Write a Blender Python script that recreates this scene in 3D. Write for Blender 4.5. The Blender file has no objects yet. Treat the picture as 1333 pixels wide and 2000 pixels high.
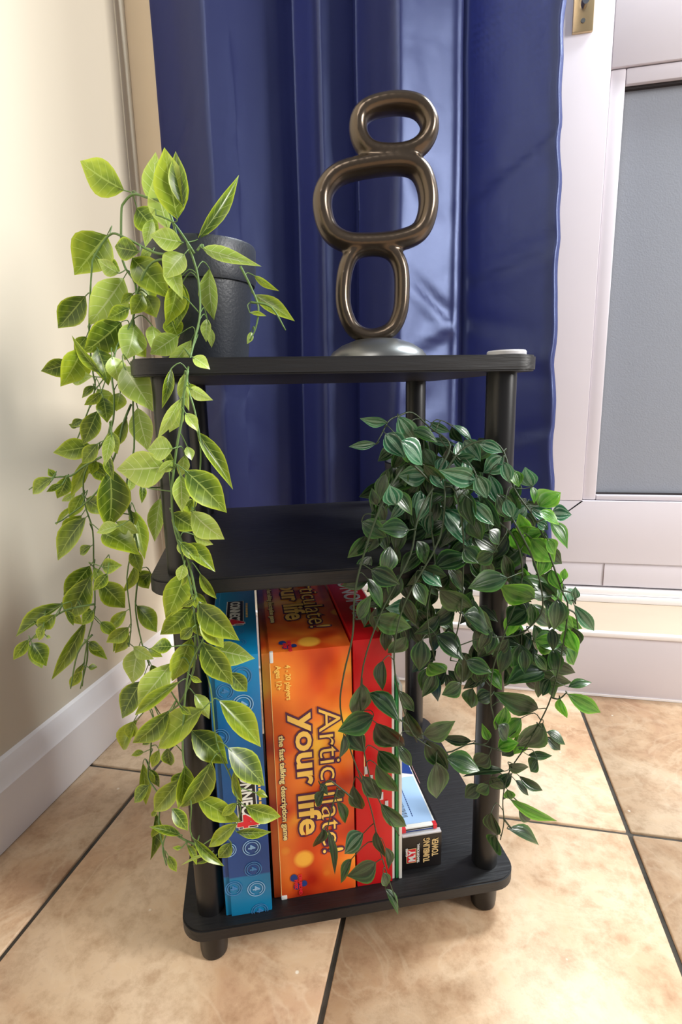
import bpy, bmesh, math, random
from mathutils import Vector, Matrix, noise
rnd = random.Random(7)
C = bpy.context.scene.collection
S = bpy.context.scene
# ------------------------------------------------------------------ camera
CAM = Vector((0.11317, -0.65098, 0.63014)); YAW, PIT, ROLL, FPX = -0.20906, 0.20325, -0.0220, 1086.47
FWD = Vector((math.sin(YAW)*math.cos(PIT), math.cos(YAW)*math.cos(PIT), -math.sin(PIT)))
R0 = Vector((math.cos(YAW), -math.sin(YAW), 0)); U0 = R0.cross(FWD)
RGT = R0*math.cos(ROLL) + U0*math.sin(ROLL); UPV = -R0*math.sin(ROLL) + U0*math.cos(ROLL)
cam = bpy.data.cameras.new('camera'); co = bpy.data.objects.new('camera', cam); C.objects.link(co)
co.matrix_world = Matrix.Translation(CAM) @ Matrix((RGT, UPV, -FWD)).transposed().to_4x4()
cam.sensor_fit = 'VERTICAL'; cam.sensor_height = 36; cam.lens = 36*FPX/2000; cam.clip_start = .02
S.camera = co
# ------------------------------------------------------------------ world and light
S.view_settings.view_transform = 'Standard'; S.view_settings.look = 'None'
S.view_settings.exposure = 0.0; S.view_settings.gamma = 1; S.view_settings.use_curve_mapping = False
w = bpy.data.worlds.new('world'); S.world = w; w.use_nodes = True
w.node_tree.nodes['Background'].inputs[0].default_value = (.95, .96, 1.0, 1)
w.node_tree.nodes['Background'].inputs[1].default_value = .27
def area(name, loc, target, sx, sy, power, col, spread=180):
    l = bpy.data.lights.new(name, 'AREA'); l.shape = 'RECTANGLE'; l.size = sx; l.size_y = sy
    l.energy = power; l.color = col; l.spread = math.radians(spread)
    o = bpy.data.objects.new(name, l); C.objects.link(o); o.location = loc
    o.rotation_euler = (Vector(target)-Vector(loc)).to_track_quat('-Z', 'Y').to_euler()
    return o
area('door_daylight', (.95, .66, 2.0), (-.3, -.1, .3), .30, .6, 52, (.90, .97, 1.0))
area('curtain_side_fill', (3.4, -.55, 1.8), (0, .3, .7), .7, 1.3, 165, (1.0, .97, .93))  # added lamp, no visible window: side light to bring out the curtain folds
area('overhead_fill', (-.5, -1.5, 2.3), (-.15, -.1, 0), 1.2, 1.0, 28, (1.0, .93, .85))  # added fill lamp, unseen, brightens the floor and upward faces
# ------------------------------------------------------------------ geometry helpers
FH = Vector((FWD.x, FWD.y, 0)).normalized()
def ray(px, py): return FWD + RGT*((px-666.5)/FPX) - UPV*((py-1000)/FPX)
def at(px, py, d):                     # point on the sight line at horizontal forward distance d
    r = ray(px, py); return CAM + r*(d/r.dot(FH))
def ony(px, py, Y):
    r = ray(px, py); return CAM + r*((Y-CAM.y)/r.y)
RX, RY, RA = -0.0532, 0.0388, 0.3758
CR, SR = math.cos(RA), math.sin(RA)
def rk(u, w_, z): return Vector((RX+CR*u-SR*w_, RY+SR*u+CR*w_, z))
def onw(px, py, w_):                   # pixel to rack coordinates on the upright plane w = const
    r = ray(px, py); n = Vector((-SR, CR, 0)); o = rk(0, w_, 0)
    p = CAM + r*((o-CAM).dot(n)/r.dot(n)); return p.z, CR*(p.x-RX)+SR*(p.y-RY)

def tag(o, label, cat, group=None):
    o['label'] = label; o['category'] = cat
    if group: o['group'] = group
    return o
def mesh_obj(name, bm, mat, parent=None, smooth=False, autosm=None):
    me = bpy.data.meshes.new(name); bm.normal_update(); bm.to_mesh(me); bm.free()
    if mat:
        for m in (mat if isinstance(mat, (list, tuple)) else [mat]): me.materials.append(m)
    if smooth:
        for p in me.polygons: p.use_smooth = True
    o = bpy.data.objects.new(name, me); C.objects.link(o)
    if autosm is not None: me.set_sharp_from_angle(angle=math.radians(autosm))
    if parent: o.parent = parent
    return o
def struct(o): o['kind'] = 'structure'; return o
def empty(name, loc, rz=0):
    o = bpy.data.objects.new(name, None); C.objects.link(o); o.location = loc; o.rotation_euler = (0, 0, rz)
    o.empty_display_size = .05; return o
def add_box(bm, lo, hi, bev=0, seg=2):
    r = bmesh.ops.create_cube(bm, size=1)['verts']
    for v in r:
        v.co = Vector([(lo[i]+hi[i])/2 + v.co[i]*(hi[i]-lo[i]) for i in range(3)])
    if bev:
        es = list({e for v in r for e in v.link_edges})
        bmesh.ops.bevel(bm, geom=es, offset=bev, segments=seg, affect='EDGES', profile=.6)
def box(name, lo, hi, mat, parent=None, bev=0, seg=2):
    bm = bmesh.new(); add_box(bm, lo, hi, bev, seg); return mesh_obj(name, bm, mat, parent, smooth=bev > 0, autosm=40 if bev > 0 else None)
def add_lathe(bm, prof, n=32, c=(0, 0)):
    rings = []
    for r, z in prof:
        rings.append([bm.verts.new((c[0]+r*math.cos(2*math.pi*i/n), c[1]+r*math.sin(2*math.pi*i/n), z)) for i in range(n)] if r > 1e-6 else [bm.verts.new((c[0], c[1], z))])
    for a, b in zip(rings, rings[1:]):
        for i in range(n):
            j = (i+1) % n
            if len(a) == 1 and len(b) == 1: continue
            if len(a) == 1: bm.faces.new((a[0], b[i], b[j])) if False else bm.faces.new((a[0], b[j], b[i]))
            elif len(b) == 1: bm.faces.new((a[i], a[j], b[0]))
            else: bm.faces.new((a[i], a[j], b[j], b[i]))
def lathe(name, prof, mat, parent=None, n=32, c=(0, 0), autosm=35):
    bm = bmesh.new(); add_lathe(bm, prof, n, c); bmesh.ops.recalc_face_normals(bm, faces=bm.faces)
    return mesh_obj(name, bm, mat, parent, smooth=True, autosm=autosm)
def cat_rom(pts, n=4, closed=False):
    out = []; N = len(pts)
    for i in range(N if closed else N-1):
        p = [pts[(i+k) % N] if closed else pts[min(max(i+k, 0), N-1)] for k in (-1, 0, 1, 2)]
        for s in range(n):
            t = s/n
            out.append(.5*((2*p[1]) + (p[2]-p[0])*t + (2*p[0]-5*p[1]+4*p[2]-p[3])*t*t + (3*p[1]-p[0]-3*p[2]+p[3])*t**3))
    if not closed: out.append(pts[-1].copy())
    return out
def add_tube(bm, pts, r, n=6, closed=False, r2=None, side=None, taper=1.0):
    # sweep; with side given the section is an ellipse: r in plane, r2 along `side`
    N = len(pts); rings = []
    prev = None
    for i, p in enumerate(pts):
        a = pts[(i-1) % N] if (closed or i > 0) else p; b = pts[(i+1) % N] if (closed or i < N-1) else p
        t = (b-a).normalized() if (b-a).length > 1e-9 else Vector((0, 0, 1))
        if side: y = side
        else:
            y = prev if prev else (Vector((1, 0, 0)) if abs(t.x) < .8 else Vector((0, 1, 0)))
            y = (y - t*y.dot(t)).normalized(); prev = y
        x = t.cross(y).normalized()
        rr = (r(i/max(N-1, 1)) if callable(r) else r)*(1+(taper-1)*i/max(N-1, 1)); q = (r2 if r2 else rr) if side else rr
        rings.append([bm.verts.new(p + x*math.cos(2*math.pi*k/n)*rr + y*math.sin(2*math.pi*k/n)*q) for k in range(n)])
    M = N if closed else N-1
    for i in range(M):
        a, b = rings[i], rings[(i+1) % N]
        for k in range(n):
            j = (k+1) % n; bm.faces.new((a[k], a[j], b[j], b[k]))
    if not closed:
        try: bm.faces.new(rings[0][::-1]); bm.faces.new(rings[-1])
        except ValueError: pass
# ------------------------------------------------------------------ materials
def nt(name):
    m = bpy.data.materials.new(name); m.use_nodes = True; t = m.node_tree; return m, t, t.nodes['Principled BSDF']
def N(t, typ, **k):
    n = t.nodes.new(typ)
    for a, b in k.items():
        if a.startswith('i_'): n.inputs[a[2:].replace('_', ' ')].default_value = b
        else: setattr(n, a, b)
    return n
def srgb(r, g, b):
    f = lambda c: (c/255/12.92) if c/255 <= .04045 else ((c/255+.055)/1.055)**2.4
    return (f(r), f(g), f(b), 1)
def ramp(t, stops, fac):
    n = N(t, 'ShaderNodeValToRGB'); e = n.color_ramp.elements
    while len(e) < len(stops): e.new(.5)
    for el, (p, c) in zip(e, stops): el.position = p; el.color = c
    t.links.new(fac, n.inputs[0]); return n.outputs[0]
def plain(name, col, rough=.5, metal=0, bump=0, bscale=200, var=0, coat=0, spec=.5, stretch=(1, 1, 1)):
    m, t, p = nt(name); p.inputs['Base Color'].default_value = col; p.inputs['Roughness'].default_value = rough
    p.inputs['Metallic'].default_value = metal; p.inputs['Coat Weight'].default_value = coat
    p.inputs['Specular IOR Level'].default_value = spec
    tc = N(t, 'ShaderNodeTexCoord'); mp = N(t, 'ShaderNodeMapping'); mp.inputs['Scale'].default_value = stretch
    t.links.new(tc.outputs['Object'], mp.inputs[0])
    if bump:
        n = N(t, 'ShaderNodeTexNoise'); n.inputs['Scale'].default_value = bscale; n.inputs['Detail'].default_value = 4
        t.links.new(mp.outputs[0], n.inputs['Vector'])
        b = N(t, 'ShaderNodeBump'); b.inputs['Strength'].default_value = bump; b.inputs['Distance'].default_value = .001
        t.links.new(n.outputs[0], b.inputs['Height']); t.links.new(b.outputs[0], p.inputs['Normal'])
    if var:
        n = N(t, 'ShaderNodeTexNoise'); n.inputs['Scale'].default_value = bscale*.12; n.inputs['Detail'].default_value = 6
        t.links.new(mp.outputs[0], n.inputs['Vector'])
        c2 = tuple(c*(1-var) for c in col[:3])+(1,)
        t.links.new(ramp(t, [(.3, c2), (.7, col)], n.outputs[0]), p.inputs['Base Color'])
    return m
M = {}
M['wall'] = plain('cream_wall_paint', srgb(214, 204, 184), .75, bump=.12, bscale=90)
M['wall_b'] = plain('warm_wall_paint', srgb(228, 208, 178), .75, bump=.12, bscale=90)
M['white'] = plain('white_gloss_paint', srgb(240, 237, 238), .35, bump=.08, bscale=40, var=.03)
M['upvc'] = plain('white_door_plastic', srgb(214, 209, 217), .38, bump=.05, bscale=30, var=.05)
M['sill'] = plain('beige_sill_board', srgb(205, 187, 165), .5, bump=.15, bscale=60, var=.12, stretch=(.3, 1, 1))
M['gap'] = plain('dark_gap', srgb(40, 34, 36), .8)
M['crack'] = plain('grey_joint', srgb(120, 104, 104), .8)
M['blackwood'] = plain('black_ash_board', srgb(24, 24, 27), .46, bump=.5, bscale=260, var=.35, stretch=(.08, 1, 1))
M['post'] = plain('black_plastic_tube', srgb(17, 17, 19), .33, bump=.04, bscale=300)
M['pot'] = plain('charcoal_plastic', srgb(46, 50, 58), .42, bump=.35, bscale=350)
M['soil'] = plain('dark_moss', srgb(40, 44, 24), .95, bump=1, bscale=200, var=.5)
M['bronze'] = plain('dark_bronze_glaze', srgb(104, 92, 80), .27, metal=.8, bump=.12, bscale=60, var=.35)
M['silver'] = plain('brushed_silver', srgb(112, 114, 114), .34, metal=.8, bump=.1, bscale=80)
M['steel'] = plain('satin_brass', srgb(205, 180, 140), .30, metal=.9, bump=.05)
M['chrome'] = plain('chrome', srgb(180, 185, 195), .12, metal=1)
M['grout'] = plain('dark_grout', srgb(84, 80, 74), .95, bump=.9, bscale=260, var=.55)

def tile_mat():
    m, t, p = nt('beige_stone_tile'); tc = N(t, 'ShaderNodeTexCoord'); oi = N(t, 'ShaderNodeObjectInfo')
    ad = N(t, 'ShaderNodeVectorMath', operation='MULTIPLY_ADD'); t.links.new(oi.outputs['Random'], ad.inputs[0])
    ad.inputs[1].default_value = (9, 17, 5); t.links.new(tc.outputs['Object'], ad.inputs[2])
    n = N(t, 'ShaderNodeTexNoise', i_Scale=4.5, i_Detail=8, i_Roughness=.62, i_Distortion=.6); t.links.new(ad.outputs[0], n.inputs['Vector'])
    n2 = N(t, 'ShaderNodeTexNoise', i_Scale=38, i_Detail=8, i_Roughness=.7); t.links.new(ad.outputs[0], n2.inputs['Vector'])
    c1 = ramp(t, [(.30, srgb(178, 140, 110)), (.43, srgb(196, 164, 132)), (.55, srgb(208, 182, 152)), (.68, srgb(216, 192, 164)), (.78, srgb(198, 160, 134))], n.outputs[0])
    c2 = ramp(t, [(.32, srgb(186, 164, 140)), (.55, (1, 1, 1, 1)), (.7, srgb(255, 250, 240))], n2.outputs[0])
    mx = N(t, 'ShaderNodeMix', data_type='RGBA', blend_type='MULTIPLY'); mx.inputs[0].default_value = .55
    t.links.new(c1, mx.inputs[6]); t.links.new(c2, mx.inputs[7])
    # pale wandering veins
    nz = N(t, 'ShaderNodeTexNoise', i_Scale=7, i_Detail=5, i_Distortion=1.4); t.links.new(ad.outputs[0], nz.inputs['Vector'])
    vn = ramp(t, [(.47, (0, 0, 0, 1)), (.50, (1, 1, 1, 1)), (.53, (0, 0, 0, 1))], nz.outputs[0])
    k = N(t, 'ShaderNodeMath', operation='MULTIPLY'); k.inputs[1].default_value = .22; t.links.new(vn, k.inputs[0])
    m2 = N(t, 'ShaderNodeMix', data_type='RGBA'); t.links.new(k.outputs[0], m2.inputs[0]); t.links.new(mx.outputs[2], m2.inputs[6]); m2.inputs[7].default_value = srgb(226, 206, 178)
    # little pale chips
    vo = N(t, 'ShaderNodeTexVoronoi', i_Scale=19); t.links.new(ad.outputs[0], vo.inputs['Vector'])
    ch = ramp(t, [(0, (1, 1, 1, 1)), (.028, (1, 1, 1, 1)), (.05, (0, 0, 0, 1))], vo.outputs['Distance'])
    m3 = N(t, 'ShaderNodeMix', data_type='RGBA'); t.links.new(ch, m3.inputs[0]); t.links.new(m2.outputs[2], m3.inputs[6]); m3.inputs[7].default_value = srgb(226, 214, 196)
    t.links.new(m3.outputs[2], p.inputs['Base Color'])
    rr = N(t, 'ShaderNodeMapRange'); rr.inputs[3].default_value = .38; rr.inputs[4].default_value = .6; t.links.new(n2.outputs[0], rr.inputs[0]); t.links.new(rr.outputs[0], p.inputs['Roughness'])
    b = N(t, 'ShaderNodeBump', i_Strength=.22, i_Distance=.002); t.links.new(n2.outputs[0], b.inputs['Height']); t.links.new(b.outputs[0], p.inputs['Normal'])
    return m
M['tile'] = tile_mat()

def curtain_mat():
    m, t, p = nt('navy_satin'); p.inputs['Base Color'].default_value = srgb(46, 50, 108); p.inputs['Roughness'].default_value = .40; p.inputs['Specular IOR Level'].default_value = 1.0; p.inputs['Specular Tint'].default_value = (.50, .62, 1, 1); p.inputs['IOR'].default_value = 1.75
    p.inputs['Sheen Weight'].default_value = .35; p.inputs['Sheen Roughness'].default_value = .4; p.inputs['Sheen Tint'].default_value = (.35, .45, 1, 1)
    p.inputs['Anisotropic'].default_value = .3
    tc = N(t, 'ShaderNodeTexCoord'); mp = N(t, 'ShaderNodeMapping'); mp.inputs['Scale'].default_value = (1, 1, 1); t.links.new(tc.outputs['Object'], mp.inputs[0])
    wv = N(t, 'ShaderNodeTexWave', i_Scale=420, bands_direction='Z'); t.links.new(mp.outputs[0], wv.inputs['Vector'])
    n = N(t, 'ShaderNodeTexNoise', i_Scale=7, i_Detail=3); t.links.new(mp.outputs[0], n.inputs['Vector'])
    b1 = N(t, 'ShaderNodeBump', i_Strength=.25, i_Distance=.012); t.links.new(n.outputs[0], b1.inputs['Height'])
    b = N(t, 'ShaderNodeBump', i_Strength=.1, i_Distance=.0005); t.links.new(wv.outputs[0], b.inputs['Height']); t.links.new(b1.outputs[0], b.inputs['Normal']); t.links.new(b.outputs[0], p.inputs['Normal'])
    return m
M['curtain'] = curtain_mat()

def frost_mat():
    m, t, p = nt('frosted_glass'); p.inputs['Base Color'].default_value = srgb(168, 174, 186); p.inputs['Roughness'].default_value = .42
    p.inputs['Transmission Weight'].default_value = .35; p.inputs['IOR'].default_value = 1.3
    tc = N(t, 'ShaderNodeTexCoord'); n = N(t, 'ShaderNodeTexNoise', i_Scale=330, i_Detail=2); t.links.new(tc.outputs['Object'], n.inputs['Vector'])
    b = N(t, 'ShaderNodeBump', i_Strength=.5, i_Distance=.001); t.links.new(n.outputs[0], b.inputs['Height']); t.links.new(b.outputs[0], p.inputs['Normal'])
    return m
M['frost'] = frost_mat()

def leaf_mat(name, deep, mid, rim, vein, veins, trans, rough=.32, kind=0):
    m, t, p = nt(name); uv = N(t, 'ShaderNodeTexCoord'); sp = N(t, 'ShaderNodeSeparateXYZ'); t.links.new(uv.outputs['UV'], sp.inputs[0])
    oi = N(t, 'ShaderNodeObjectInfo')
    def mth(op, a, b=None, c=None):
        n = N(t, 'ShaderNodeMath', operation=op)
        for i, x in enumerate((a, b, c)):
            if x is None: continue
            if isinstance(x, (int, float)): n.inputs[i].default_value = x
            else: t.links.new(x, n.inputs[i])
        return n.outputs[0]
    ax = mth('ABSOLUTE', mth('MULTIPLY_ADD', sp.outputs[0], 2, -1))     # 0 midrib .. 1 margin
    vv = sp.outputs[1]
    nz = N(t, 'ShaderNodeTexNoise', i_Scale=60, i_Detail=3); t.links.new(uv.outputs['Object'], nz.inputs['Vector'])
    nzz = N(t, 'ShaderNodeVectorMath', operation='MULTIPLY_ADD'); 
    # tone grows lighter to the margin and the tip
    g = mth('ADD', mth('MULTIPLY', mth('POWER', ax, 2.0), .55), mth('MULTIPLY', vv, .45))
    nn = N(t, 'ShaderNodeTexNoise', i_Scale=3.2, i_Detail=3); t.links.new(uv.outputs['UV'], nn.inputs['Vector'])
    g = mth('ADD', g, mth('MULTIPLY_ADD', nn.outputs[0], .9, -.45)); g = mth('ADD', g, mth('MULTIPLY_ADD', oi.outputs['Random'], .5, -.25))
    base = ramp(t, [(.05, deep), (.45, mid), (.95, rim)], g)
    if kind == 0:      # side veins sweeping to the tip
        ph = mth('MULTIPLY', mth('SUBTRACT', vv, mth('MULTIPLY', ax, .16)), 6.5)
        s = mth('ABSOLUTE', mth('MULTIPLY_ADD', mth('FRACT', ph), 2, -1)); sv = mth('GREATER_THAN', s, .93)
    else:              # stripes running along the leaf
        s = mth('FRACT', mth('MULTIPLY_ADD', ax, 2.2, .2)); sv = mth('MULTIPLY', mth('SUBTRACT', 1, mth('MULTIPLY', mth('ABSOLUTE', mth('SUBTRACT', s, .5)), 4)), 1.0)
        sv = mth('MAXIMUM', sv, 0)
    mr = mth('LESS_THAN', ax, .05)
    vf = mth('MULTIPLY', mth('MAXIMUM', sv, mr), veins)
    mx = N(t, 'ShaderNodeMix', data_type='RGBA'); t.links.new(vf, mx.inputs[0]); t.links.new(base, mx.inputs[6]); mx.inputs[7].default_value = vein
    ed = mth('MULTIPLY', mth('GREATER_THAN', ax, .90), .75)
    m2 = N(t, 'ShaderNodeMix', data_type='RGBA'); t.links.new(ed, m2.inputs[0]); t.links.new(mx.outputs[2], m2.inputs[6]); m2.inputs[7].default_value = rim
    t.links.new(m2.outputs[2], p.inputs['Base Color']); p.inputs['Roughness'].default_value = rough
    p.inputs['Coat Weight'].default_value = .32; p.inputs['Coat Roughness'].default_value = .25
    bp = N(t, 'ShaderNodeBump', i_Strength=.5, i_Distance=.0012); t.links.new(vf, bp.inputs['Height']); t.links.new(bp.outputs[0], p.inputs['Normal'])
    tr = N(t, 'ShaderNodeBsdfTranslucent'); t.links.new(m2.outputs[2], tr.inputs[0])
    ms = N(t, 'ShaderNodeMixShader'); ms.inputs[0].default_value = trans
    out = t.nodes['Material Output']; t.links.new(p.outputs[0], ms.inputs[1]); t.links.new(tr.outputs[0], ms.inputs[2]); t.links.new(ms.outputs[0], out.inputs[0])
    return m
M['lime'] = leaf_mat('lime_leaf', srgb(72, 98, 28), srgb(134, 160, 40), srgb(190, 208, 62), srgb(192, 214, 110), .55, .35)
M['lime_pale'] = leaf_mat('pale_lime_leaf', srgb(150, 180, 76), srgb(180, 206, 98), srgb(204, 224, 112), srgb(226, 240, 180), .6, .35, .25)
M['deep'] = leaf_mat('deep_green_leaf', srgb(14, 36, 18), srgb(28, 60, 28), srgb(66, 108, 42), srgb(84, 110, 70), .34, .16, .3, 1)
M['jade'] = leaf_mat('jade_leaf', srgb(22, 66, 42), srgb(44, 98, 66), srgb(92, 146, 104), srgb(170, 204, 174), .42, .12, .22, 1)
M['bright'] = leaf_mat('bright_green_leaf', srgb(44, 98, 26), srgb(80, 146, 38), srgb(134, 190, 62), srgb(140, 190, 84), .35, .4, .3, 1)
M['stem_lime'] = plain('green_stem', srgb(98, 128, 70), .45, bump=.2, bscale=200)
M['stem_dark'] = plain('dark_green_stem', srgb(46, 62, 38), .45, bump=.2, bscale=200)

def bokeh_mat():
    m, t, p = nt('orange_glow_print'); tc = N(t, 'ShaderNodeTexCoord'); mp = N(t, 'ShaderNodeMapping'); t.links.new(tc.outputs['Object'], mp.inputs[0])
    n = N(t, 'ShaderNodeTexNoise', i_Scale=13, i_Detail=1.5, i_Distortion=.5); t.links.new(mp.outputs[0], n.inputs['Vector'])
    c = ramp(t, [(.34, srgb(168, 34, 12)), (.46, srgb(214, 80, 26)), (.57, srgb(236, 124, 42)), (.68, srgb(250, 186, 60))], n.outputs[0])
    vo = N(t, 'ShaderNodeTexVoronoi', i_Scale=17); t.links.new(mp.outputs[0], vo.inputs['Vector'])
    k = ramp(t, [(0, (1, 1, 1, 1)), (.17, (.9, .9, .9, 1)), (.24, (0, 0, 0, 1))], vo.outputs['Distance'])
    f = N(t, 'ShaderNodeMath', operation='MULTIPLY'); f.inputs[1].default_value = .75; t.links.new(k, f.inputs[0])
    mx = N(t, 'ShaderNodeMix', data_type='RGBA'); t.links.new(f.outputs[0], mx.inputs[0]); t.links.new(c, mx.inputs[6]); mx.inputs[7].default_value = srgb(255, 204, 74)
    t.links.new(mx.outputs[2], p.inputs['Base Color']); p.inputs['Roughness'].default_value = .3; return m
M['bokeh'] = bokeh_mat()
def blue_mat():
    m, t, p = nt('blue_box_print'); tc = N(t, 'ShaderNodeTexCoord'); sp = N(t, 'ShaderNodeSeparateXYZ'); t.links.new(tc.outputs['Object'], sp.inputs[0])
    n = N(t, 'ShaderNodeMapRange'); n.inputs[1].default_value = 0; n.inputs[2].default_value = .32; t.links.new(sp.outputs[2], n.inputs[0])
    c = ramp(t, [(0, srgb(14, 122, 172)), (.155, srgb(14, 118, 170)), (.16, srgb(28, 70, 136)), (.3, srgb(24, 66, 132)), (.55, srgb(20, 84, 148)), (.75, srgb(18, 100, 164)), (.97, srgb(16, 126, 178))], n.outputs[0])
    t.links.new(c, p.inputs['Base Color']); p.inputs['Roughness'].default_value = .32; return m
M['bluebox'] = blue_mat()
flat = lambda n, c, r=.4: plain(n, c, r)
M['red'] = flat('red_card', srgb(196, 22, 28), .3); M['blackcard'] = flat('black_card', srgb(24, 20, 20), .28)
M['greencard'] = flat('green_card', srgb(52, 140, 78)); M['whitecard'] = flat('white_card', srgb(222, 222, 218)); M['cream'] = flat('cream_ink', srgb(240, 220, 150))
M['gold'] = flat('gold_ink', srgb(246, 200, 96)); M['purple'] = flat('purple_ink', srgb(76, 30, 70)); M['inkblue'] = flat('blue_ink', srgb(26, 54, 120))
M['inkred'] = flat('red_ink', srgb(206, 34, 48)); M['inkblack'] = flat('black_ink', srgb(18, 18, 22)); M['paleblue'] = flat('pale_blue_ink', srgb(134, 176, 216))
M['ring'] = flat('faint_blue_ink', srgb(60, 120, 176)); M['label'] = flat('label_paper', srgb(158, 188, 224)); M['pink'] = flat('pink_card', srgb(220, 160, 160))
M['tan'] = flat('tan_ink', srgb(216, 186, 130)); M['greycard'] = flat('grey_ink', srgb(196, 196, 200)); M['ltblue'] = flat('light_blue_card', srgb(60, 150, 200))

# ================================================================== SETTING
WX, WY = -.5308, .508       # left wall plane, front of the step
DY = .70                    # door plane
fl = struct(box('floor', (-.56, -1.6, -.03), (2.3, .72, -.004), M['grout']))
tx, ty, ts, g = -.3972, .1162, .38336, .0034
for i in range(-1, 7):
    for j in range(-5, 2):
        x0, x1 = tx+i*ts+g, tx+(i+1)*ts-g; y0, y1 = ty+j*.402+g, ty+(j+1)*.402-g
        x0 = max(x0, WX+.001); y1 = min(y1, WY+.02); x1 = min(x1, 2.28); y0 = max(y0, -1.58)
        if x1-x0 < .02 or y1-y0 < .02: continue
        bm = bmesh.new(); add_box(bm, (-(x1-x0)/2, -(y1-y0)/2, -.012), ((x1-x0)/2, (y1-y0)/2, 0), .0014, 1)
        o = mesh_obj('tile', bm, M['tile'], fl, smooth=True, autosm=50); o.location = ((x0+x1)/2, (y0+y1)/2, 0)
struct(box('wall_left', (WX-.12, -1.6, -.03), (WX, .445, 2.3), M['wall']))
# white painted corner bead then the warm return behind the curtain
struct(box('trim_1', (WX-.12, .445, 0), (WX+.0025, .480, 2.3), M['wall'], bev=.002))
wb_ = bmesh.new(); add_box(wb_, (WX-.12, .480, 0), (-.40, .56, 2.3)); struct(mesh_obj('wall_back', wb_, M['wall_b']))
# skirting with chamfered top
bm = bmesh.new()
prof = [(0, 0), (.017, 0), (.017, .088), (.014, .093), (.012, .108), (.006, .124), (0, .127)]
for y in (-1.6, .475):
    for a, z in prof: bm.verts.new((WX+a, y, z+.001))
bm.verts.ensure_lookup_table(); n_ = len(prof)
for i in range(n_-1): bm.faces.new((bm.verts[i], bm.verts[i+1], bm.verts[n_+i+1], bm.verts[n_+i]))
bm.faces.new([bm.verts[i] for i in range(n_)]); bm.faces.new([bm.verts[n_+i] for i in reversed(range(n_))])
bmesh.ops.recalc_face_normals(bm, faces=bm.faces)
struct(mesh_obj('baseboard_left', bm, M['white'], autosm=25))
# door step: riser, sloping sill board with a bright nosing
st = struct(box('trim_2', (-.40, WY, .001), (2.3, .705, .138), M['upvc'], bev=.002))
box('sill_board', (-.40, WY+.004, .137), (2.3, .705, .1425), M['sill'], st, bev=.001)
box('nosing', (-.40, WY-.004, .1345), (2.3, WY+.010, .1445), M['white'], st, bev=.003)
box('skirt_sealant', (-.40, WY-.0015, .0005), (2.3, WY+.001, .005), M['white'], st)
# threshold strips
th = struct(box('trim_3', (-.40, .690, .1425), (2.3, .74, .158), M['white'], bev=.003))
box('track', (-.40, .697, .158), (2.3, .74, .1735), M['white'], th, bev=.004)
# the door leaf
D = struct(empty('door_1', (.40, DY, .176)))
def dbox(name, lo, hi, mat, par=None, bev=.0025, y=0):
    o = box(name, (lo[0]-.40, y, lo[1]-.176), (hi[0]-.40, y+.05, hi[1]-.176), mat, par or D, bev=bev); return o
xs, xo, xg = -.35, .398, .428       # hinge side, bead outer, glass edge (left)
xr = 1.10
dbox('door_leaf', (xs, .178), (xr+.35, .236), M['upvc'], y=.006)                 # lower weather bar
dbox('weather_bar_joint', (.456, .180), (.4575, .233), M['crack'], y=.0045, bev=0)
dbox('bottom_rail', (xs, .236), (xr+.35, .384), M['upvc'])
dbox('stile', (xs, .384), (xo, 2.2), M['upvc'])
dbox('stile', (xr, .384), (xr+.35, 2.2), M['upvc'])
dbox('middle_rail', (xo, 1.262), (xr, 1.45), M['upvc'])
dbox('top_rail', (xo, 2.1), (xr, 2.2), M['upvc'])
# mitre joint crack at the lower corner of the stile
bm = bmesh.new(); a = Vector((xo-.40, -.0006,   .384-.176)); b = a+Vector((-.062, 0, -.052)); dn = Vector((.5, 0, -.86))*.0011
for q in (a-dn, a+dn*1.6, b+dn, b-dn*.5): bm.verts.new(q)
bm.faces.new(bm.verts); bmesh.ops.solidify(bm, geom=bm.faces[:], thickness=.0004); mesh_obj('mitre_crack', bm, M['crack'], D)
# glazing beads (raised, slightly recessed inner lip)
for z0, z1 in ((.384, 1.262), (1.45, 2.1)):
    w_ = .030
    dbox('glazing_bead', (xo+.001, z0+.001), (xo+w_, z1-.001), M['upvc'], y=.006, bev=.004)
    dbox('glazing_bead', (xr-w_, z0+.001), (xr-.001, z1-.001), M['upvc'], y=.006, bev=.004)
    dbox('glazing_bead', (xo+w_, z0+.001), (xr-w_, z0+.0125 if z0 < 1 else z0+w_), M['upvc'], y=.006, bev=.003)
    dbox('glazing_bead', (xo+w_, z1-w_), (xr-w_, z1-.001), M['upvc'], y=.006, bev=.004)
    dbox('gasket', (xo+w_-.001, z0+.012), (xr-w_+.001, z0+.0165), M['gap'], y=.020, bev=0)
    dbox('gasket', (xo+w_-.001, z1-w_-.005), (xr-w_+.001, z1-w_), M['gap'], y=.016, bev=0)
    dbox('gasket', (xo+w_-.0015, z0+.012), (xo+w_+.001, z1-w_), M['gap'], y=.016, bev=0)
dbox('glass_pane', (xo+w_, .396), (xr-w_, 1.234), M['frost'], y=.026, bev=0).dimensions
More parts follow.
